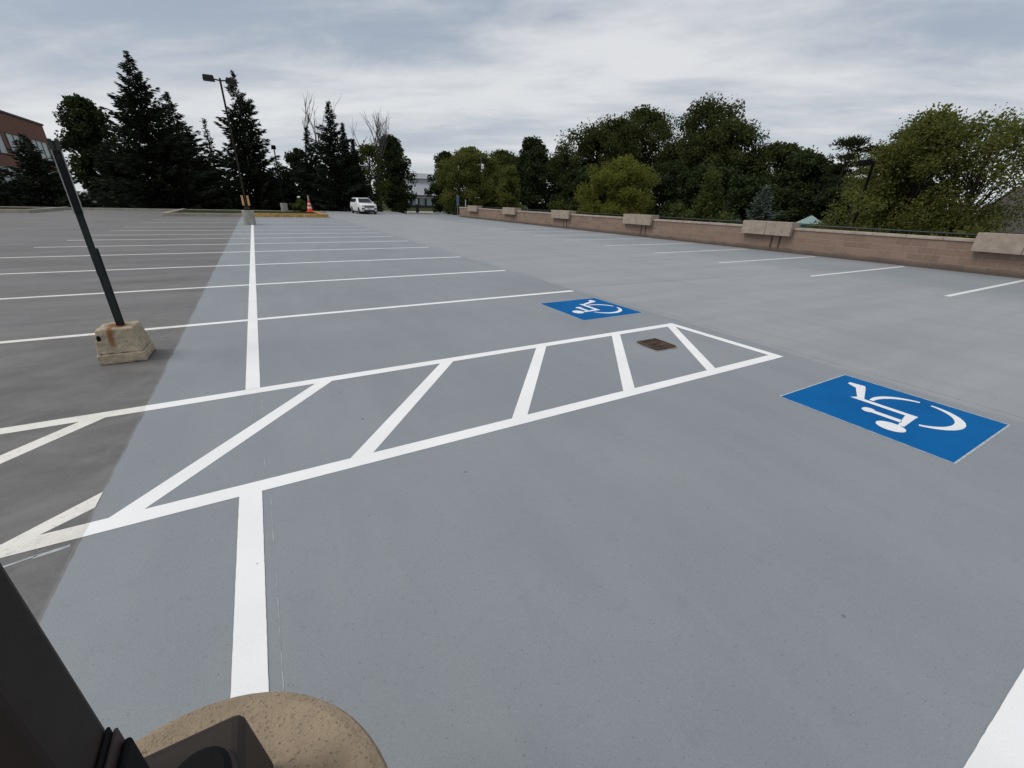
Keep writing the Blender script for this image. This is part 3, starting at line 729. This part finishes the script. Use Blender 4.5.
conifer('spruce_tree','pointed dark spruce left of the white SUV, clear narrow spire', 9.0, 57.3, GZ, 11.3, 4.3, 21, dens=1.4, twin=[(1.3,.3,9.4,1.7),(2.2,.2,7.9,1.6)])
bare_tree('bare branching tree with fanned grey twigs behind the white SUV', 14.4, 60.3, GZ, 11.9, .62, 22, 6, top0=.34)
broadleaf('broadleaf_tree','thin leafy tree under the fanned bare branches', 12.9, 58.6, GZ, 7.4, 2.4, 23, 'midleaf', None, .05, 66, 42, .32, 'egg', .4)
broadleaf('broadleaf_tree','dark round leafy tree left of the pale grey house', 16.7, 61.2, GZ, 9.0, 2.6, 24, 'darkleaf', None, .07, 105, 95, .36, 'egg', .25)
# behind the end of the wall
broadleaf('broadleaf_tree','dark leafy tree right of the pale grey house', 22.7, 57.9, GZ, 7.2, 2.6, 25, 'darkleaf', None, .03, 90, 90, .34, 'egg', .25)
broadleaf('broadleaf_tree','wide yellow-green leafy tree behind the far end of the block wall', 23.1, 51.0, -1.2, 8.0, 3.9, 26, 'olive', None, .05, 190, 130, .27, 'round', .3)
broadleaf('broadleaf_tree','mid green leafy tree between the yellow-green tree and the dark conical one', 31.3, 57.5, -.6, 8.3, 4.2, 27, 'midleaf', None, .05, 150, 110, .32, 'round', .3)
broadleaf('broadleaf_tree','low light green tree just over the wall, before the dark conical tree', 24.6, 43.7, -2.3, 7.0, 2.2, 28, 'olive', None, .08, 80, 80, .26, 'cone', .2)
broadleaf('broadleaf_tree','dark conical leafy tree with a pointed top beyond the wall', 32.9, 52.6, -1.5, 10.3, 5.6, 29, 'darkleaf', None, .03, 170, 95, .38, 'cone', .2)
WG = 'tall woodland trees beyond the wall'
def wood(label, x, y, top, rx, seed, mat='woodleaf', n=140, z=-2.6, shape='round', base=.04, per=120, size=.33, core=.45): 
    return broadleaf('woodland_tree', label, x, y, z, top-z, rx*1.15, seed, mat, WG, base, n, per, size, shape, .4, core=core)
wood('left shoulder tree of the tall wood, its crown sloping up to the right', 38.7, 48.4, 10.1, 5.0, 30)
wood('left inner tree of the tall wood, just higher than the shoulder tree', 42.5, 47.5, 11.4, 4.2, 31)
wood('round-topped tall woodland tree behind the round light green tree', 47.0, 46.5, 12.7, 5.2, 32)
wood('tallest woodland tree with a bumpy crown at the centre of the wood', 48.6, 38.6, 12.7, 4.6, 33)
wood('woodland tree on the right flank of the tallest crown, sloping down', 47.4, 34.4, 10.0, 3.8, 34)
wood('lower woodland tree above the small blue-grey spruce', 51.5, 30.7, 8.0, 4.3, 35)
wood('low rounded woodland tree left of the open-topped pine', 50.0, 26.6, 6.6, 3.6, 36, 'darkleaf')
wood('dark woodland tree deep in the wood below the tallest crown', 53.5, 42.0, 9.6, 4.6, 37, 'darkleaf')
wood('dark low woodland tree low in the gap between shoulder tree and conical tree', 39.5, 54.5, 7.6, 4.2, 38, 'darkleaf')
wood('dark woodland tree behind the teal canopy tent', 58.0, 27.2, 4.8, 4.6, 39, 'darkleaf')
wood('dark woodland tree filling the base below the open-topped pine', 52.0, 22.5, 4.3, 4.0, 40, 'darkleaf')
wood('low dark undergrowth tree at the foot of the tallest woodland trees', 42.5, 38.6, 6.0, 4.2, 41, 'darkleaf', base=.0)
wood('low dark undergrowth tree right of the round light green tree', 42.0, 32.0, 5.2, 4.0, 42, 'darkleaf', base=.0)
wood('low dark undergrowth tree left of the round light green tree', 36.0, 44.0, 5.4, 4.0, 43, 'darkleaf', base=.0)
wood('low dark undergrowth tree beneath the right flank of the wood', 43.5, 27.6, 4.0, 3.6, 44, 'darkleaf', base=.0)
broadleaf('broadleaf_tree','round light green tree standing alone in front of the dark wood', 25.7, 28.0, -2.6, 7.3, 3.35, 50, 'lightleaf', None, .10, 130, 140, .20, 'round', .2)
broadleaf('young_tree','slim young dull green tree in front of the dark wood', 28.8, 21.6, -2.6, 6.4, 1.35, 51, 'midleaf', None, .25, 46, 60, .22, 'cone', .3)
conifer('blue_spruce','small blue-grey spruce behind the wall, left of the teal tent', 27.5, 16.8, -2.6, 5.5, 2.3, 52, 'bluespruce', 1.4, None, .1, .30, .04, .8)
def pine(label, x, y, top, seed, spread, n=9, flat=.3, low=.45):
    rnd = random.Random(seed); z = -2.6; H = top-z; t = tree_root('pine_tree', label, x, y, z, 'open-crowned pines beyond the wall'); mb = MB(); V, F = [], []
    limb(mb, [(0,0,-.2),(.15,.1,H*.5),(-.1,0,H*.97)], .2, .05, 8)
    for i in range(n):
        u = low+(1-low)*(i+.5)/n; az = rnd.uniform(0,2*PI); L = spread*rnd.uniform(.45,1)*(1-.35*u)
        a = Vector((0,0,H*u*.97)); tip = a+Vector((math.cos(az)*L, math.sin(az)*L, L*.22)); limb(mb, [a, a.lerp(tip,.5)+Vector((0,0,-.1)), tip], .06, .015, 5)
        for kk in range(5):
            c = a.lerp(tip, rnd.uniform(.4,1.08))+Vector((rnd.gauss(0,.4), rnd.gauss(0,.4), rnd.uniform(.05,.3)))
            cs = rnd.uniform(.35,.65)
            for j in range(110):
                v = Vector((rnd.gauss(0,1), rnd.gauss(0,1), rnd.gauss(0,flat)))*cs*.75
                leaf(V, F, c+v, v+Vector((0,0,.5)), .10, .28*rnd.uniform(.6,1.2), rnd)
    for j in range(500):
        v = Vector((rnd.gauss(0,.55), rnd.gauss(0,.55), rnd.gauss(0,.22))); leaf(V, F, Vector((-.1,0,H-.35))+v, v+Vector((0,0,.6)), .10, .28, rnd)
    mb.build('trunk', M['bark'], t, smooth=True); o = MB(); o.v = V; o.f = F; o.m = [0]*len(F); o.build('crown', M['pine'], t)
pine('open-topped pine with flat tiers, showing sky, left of the lamp beyond the wall', 47.0, 22.0, 7.5, 60, 2.6, 9)
pine('flat-crowned pine just right of the lamp beyond the wall', 47.6, 19.6, 6.7, 61, 2.7, 9)
pine('flat-crowned pine rising behind the left shoulder of the big light green tree', 45.6, 17.0, 7.6, 62, 3.0, 10)
broadleaf('broadleaf_tree','big light green tree close behind the wall at right, sparse on its right side', 28.3, 9.9, -2.6, 8.25, 3.0, 63, 'olive', None, .06, 190, 165, .155, 'egg', .35, airy=1)
broadleaf('broadleaf_tree','thin open green sapling merging with the right side of the big light green tree', 28.6, 7.75, -2.6, 8.0, 2.1, 64, 'olive', None, .02, 150, 90, .135, 'vase', .5, airy=0)
broadleaf('broadleaf_tree','dull green tree at the right edge, above the brown roof', 49.0, 8.6, -2.6, 7.1, 3.0, 65, 'midleaf', None, .1, 80, 80, .36, 'round', .3)
broadleaf('broadleaf_tree','dark tree between the pines and the big light green tree', 40.0, 14.6, -2.6, 6.2, 3.0, 66, 'darkleaf', None, .02, 90, 80, .34, 'round', .3)
def shrub(label, x, y, z, H, rx, seed, mat='midleaf', grp='low shrubs behind the wall'):
    t = broadleaf('shrub', label, x, y, z, H, rx, seed, mat, grp, .0, 34, 60, .17, 'round', .3, trunk=.04); t['category'] = 'shrub'; return t
shrub('low mid green shrub just over the wall, right of the round light green tree', 23.0, 19.3, -2.6, 4.2, 1.3, 70)
shrub('low shrub over the wall below the slim young tree', 24.5, 16.9, -2.6, 3.75, 1.1, 71)
shrub('low shrub over the wall left of the round light green tree', 23.6, 33.0, -2.6, 4.3, 1.4, 72)
shrub('bushy olive shrub over the wall at the left foot of the big light green tree', 24.0, 10.3, -2.6, 5.0, 1.5, 73, 'olive')
shrub('low shrub behind the wall at the right edge below the brown roof', 26.0, 6.6, -2.6, 3.4, 1.5, 74, 'olive')
shrub('dark hedge-like shrub at the far end of the block wall', 20.6, 48.6, -.4, 1.4, 1.8, 75, 'darkleaf', 'low shrubs at the far grass edge')
shrub('small dull shrub on the grass beside the grey lamp base', 3.9, 47.6, -.1, 1.2, 1.0, 76, 'midleaf', 'low shrubs at the far grass edge')
shrub('dark shrub on the grass left of the dark marker post', 15.9, 57.2, -.25, 1.2, .9, 77, 'darkleaf', 'low shrubs at the far grass edge')

# ------------------------------------------------------------------ small far things
pst = thing('marker_post', 'short dark post with a pale cap on the far grass', 'post', (17.75, 55.3, -.2))
mb = MB(); mb.box((-.16,-.16,0),(.16,.16,1.15)); mb.build('shaft', M['trim'], pst, .02); mb = MB(); mb.box((-.10,-.10,1.152),(.10,.10,1.75)); mb.build('cap', M['plate'], pst, .02)
bs = thing('blue_sign', 'small blue upright sign beyond the far end of the block wall', 'sign', (18.62, 44.3, -.4), R(8))
mb = MB(); mb.tube((0,0,0),(0,0,2.5),.03,.03,8); mb.build('post', M['galv'], bs); mb = MB(); mb.box((-.15,-.05,1.45),(.15,-.032,2.45)); mb.build('sign_panel', M['bluesign'], bs, .005)
ws = thing('utility_marker', 'thin pale marker stake beside the blue sign at the wall end', 'post', (19.35, 43.9, -1.2), 0)
mb = MB(); mb.tube((0,0,0),(0,0,2.75),.045,.04,8); mb.build('stake', M['reflect'], ws); mb = MB(); mb.lathe([(.045,2.751),(.05,2.8),(.001,2.86)], 10); mb.build('tip', M['plate'], ws)

# brick building, far left
bb = thing('brick_building', 'red brick office building with strip windows at the far left', 'building', (-27, 90, GZ))
mb = MB(); mb.box((-26,-34,0),(0,13.6,10.75)); mb.build('walls', M['brick'], bb)
mb = MB(); mb.box((-26.1,-34.1,10.752),(.15,13.75,11.0)); mb.build('roof_edge', M['coping'], bb, .03)
mb = MB(); mb.box((.003,-34,0),(.06,13.6,.55)); mb.box((.003,-34,1.55),(.05,13.6,1.75)); mb.build('stone_band', M['stone_band'], bb)
for z0, z1 in ((5.75,8.25),(1.9,4.1)):
    for i in range(6):
        y1 = 12.4-7.7*i; y0 = y1-6.3
        mb = MB(); mb.box((.004,y0,z0),(.03,y1,z1)); g = mb.build('window', M['winglass'], bb)
        mb = MB(); mb.box((.031,y0-.08,z0-.1),(.10,y1+.08,z0)); mb.box((.031,y0-.08,z1),(.10,y1+.08,z1+.1))
        for q in (0, .333, .667, 1): yy = y0+(y1-y0)*q; mb.box((.032,yy-.05,z0+.001),(.09,yy+.05,z1-.001))
        mb.build('frame', M['coping'], g)
# pale grey house
hs = thing('pale_house', 'pale grey metal-roofed building in the gap between dark trees', 'building', (35, 104, GZ))
mb = MB(); mb.box((-8,-4,0),(8,6,2.6)); mb.build('walls', M['trim'], hs)
mb = MB()
for i in range(9): mb.box((-7.4+1.7*i,-4.03,.5),(-6.2+1.7*i,-4.003,2.1))
mb.build('windows', M['winglass'], hs)
mb = MB(); mb.box((-8.1,-4.1,2.0),(8.1,-4.035,2.6)); mb.build('fascia', M['paleside'], hs)
mb = MB(); a = [(-8.6,-4.8,2.62),(8.6,-4.8,2.62),(8.6,6.8,2.62),(-8.6,6.8,2.62)]; b_ = [(-6,-1.2,5.3),(6,-1.2,5.3),(6,3.2,5.3),(-6,3.2,5.3)]
mb.loft([a, b_]); mb.build('roof', M['metalroof'], hs)
mb = MB(); mb.box((-5.4,-.9,5.302),(5.4,2.9,6.1)); mb.build('upper_wall', M['paleside'], hs)
mb = MB(); mb.loft([[(-5.9,-1.4,6.102),(5.9,-1.4,6.102),(5.9,3.4,6.102),(-5.9,3.4,6.102)],[(-3.2,.6,7.3),(3.2,.6,7.3),(3.2,1.4,7.3),(-3.2,1.4,7.3)]]); mb.build('upper_roof', M['metalroof'], hs)
# brown roofed house right
br = thing('brown_roof_house', 'house with brown shingle roof at the right edge beyond the wall', 'house', (46.4, 7.2, -2.6), R(-6))
mb = MB(); mb.box((-3.4,-6,0),(5,3.4,3.2)); mb.build('walls', M['siding'], br)
mb = MB(); mb.loft([[(-4,-6.8,3.2),(5.8,-6.8,3.2),(5.8,4.2,3.2),(-4,4.2,3.2)],[(.4,-6.4,6.15),(.9,-6.4,6.15),(.9,3.6,6.15),(.4,3.6,6.15)]]); mb.build('roof', M['shingle'], br)
mb = MB()
for i in range(3): mb.box((-3.43,-4.6+2.8*i,1.0),(-3.403,-3.4+2.8*i,2.3))
mb.build('windows', M['glass'], br)
# teal canopy
tt = thing('canopy_tent', 'small teal peaked canopy tent seen over the wall', 'tent', (42.4, 21.2, -2.6), R(25))
mb = MB(); mb.loft([[(-1.1,-1.1,3.15),(1.1,-1.1,3.15),(1.1,1.1,3.15),(-1.1,1.1,3.15)],[(-.06,-.06,3.79),(.06,-.06,3.79),(.06,.06,3.79),(-.06,.06,3.79)]]); mb.build('canopy', M['teal'], tt)
mb = MB()
for s in (-1, 1): mb.box((-1.1,s*1.1-.01,2.8),(1.1,s*1.1+.01,3.148)); mb.box((s*1.1-.01,-1.085,2.8),(s*1.1+.01,1.085,3.148))
mb.build('valance', M['tealdark'], tt)
for sx in (-1,1):
    for sy in (-1,1): mb = MB(); mb.tube((sx*1.04,sy*1.04,0),(sx*1.04,sy*1.04,3.13),.03,.03,6); mb.build('leg', M['galv'], tt)

# ------------------------------------------------------------------ sky and sun
wd = bpy.data.worlds.new('World'); SC.world = wd; wd.use_nodes = True; nt = wd.node_tree
for x in list(nt.nodes): nt.nodes.remove(x)
class WN(NT):
    def __init__(s, t): s.t = t
q = WN(nt)
SUN_EL, SUN_AZ = R(52), R(-72)
sky = q.n('ShaderNodeTexSky', sky_type='NISHITA'); sky.sun_disc = False; sky.sun_elevation = SUN_EL; sky.sun_rotation = SUN_AZ
g = q.n('ShaderNodeTexCoord').outputs['Generated']; s = q.sep(g)
zc = q.math('ADD', q.math('MAXIMUM', s[2], 0.0), .13)
cb = q.n('ShaderNodeCombineXYZ'); q.l(q.math('DIVIDE', s[0], zc), cb.inputs[0]); q.l(q.math('DIVIDE', s[1], zc), cb.inputs[1])
v = q.mapping(cb.outputs[0], (1,1,1), (0,0,R(38)))
v1 = q.mapping(v, (.42, .95, 1), (0,0,R(-10)), (3.1,1.7,0)); v2 = q.mapping(v, (1.15, 2.1, 1), (0,0,R(14)), (1.3,.4,0))
n1 = q.noise(v1, 1.0, 6, .56, .3); n2 = q.noise(v2, 1.4, 6, .62, .5); n3 = q.noise(v, .33, 3, .5)
n = q.math('ADD', q.math('MULTIPLY', n1, .56), q.math('ADD', q.math('MULTIPLY', n2, .17), q.math('MULTIPLY', n3, .27)))
f = q.rng(n, .40, .60)
cc = q.mix(f, (.295, .348, .425), (.620, .635, .662))
hz = q.math('POWER', q.math('SUBTRACT', 1.0, q.math('MAXIMUM', s[2], 0.0)), 7.0)
cc = q.mix(q.math('MULTIPLY', hz, .62), cc, (.73, .74, .74))
bgc = q.n('ShaderNodeBackground'); q.l(cc, bgc.inputs[0]); bgc.inputs[1].default_value = 1.0
bgs = q.n('ShaderNodeBackground'); q.l(sky.outputs[0], bgs.inputs[0]); bgs.inputs[1].default_value = .1
mx = q.n('ShaderNodeMixShader'); q.l(q.rng(f, 0, .5, .90, 1.0), mx.inputs[0]); q.l(bgs.outputs[0], mx.inputs[1]); q.l(bgc.outputs[0], mx.inputs[2])
wo = q.n('ShaderNodeOutputWorld'); q.l(mx.outputs[0], wo.inputs[0])
sl = bpy.data.lights.new('Sun', 'SUN'); sl.energy = 1.5; sl.angle = R(28); sl.color = (1, .955, .90)
so = bpy.data.objects.new('Sun', sl); COL.objects.link(so)
dv = Vector((math.sin(SUN_AZ)*math.cos(SUN_EL), math.cos(SUN_AZ)*math.cos(SUN_EL), math.sin(SUN_EL)))
so.rotation_euler = dv.to_track_quat('Z', 'Y').to_euler(); so.location = (0, -5, 30)

# ------------------------------------------------------------------ camera
cd = bpy.data.cameras.new('Camera'); cam = bpy.data.objects.new('Camera', cd); COL.objects.link(cam); SC.camera = cam
cd.sensor_width = 36; cd.lens = 14.6078; cd.clip_start = .02; cd.clip_end = 2000
rt = Vector((.8689183, -.4941649, .0279628)); up = Vector((.1761255, .3615008, .9155856)); fw = Vector((.4625589, .7906442, -.4011498))
mt = Matrix((rt, up, -fw)).transposed().to_4x4(); mt.translation = (0, 0, 1.56); cam.matrix_world = mt
vs = SC.view_settings; vs.view_transform = 'Standard'; vs.look = 'None'; vs.exposure = 0.2; vs.gamma = 1; vs.use_curve_mapping = False
SC.render.engine = 'CYCLES'
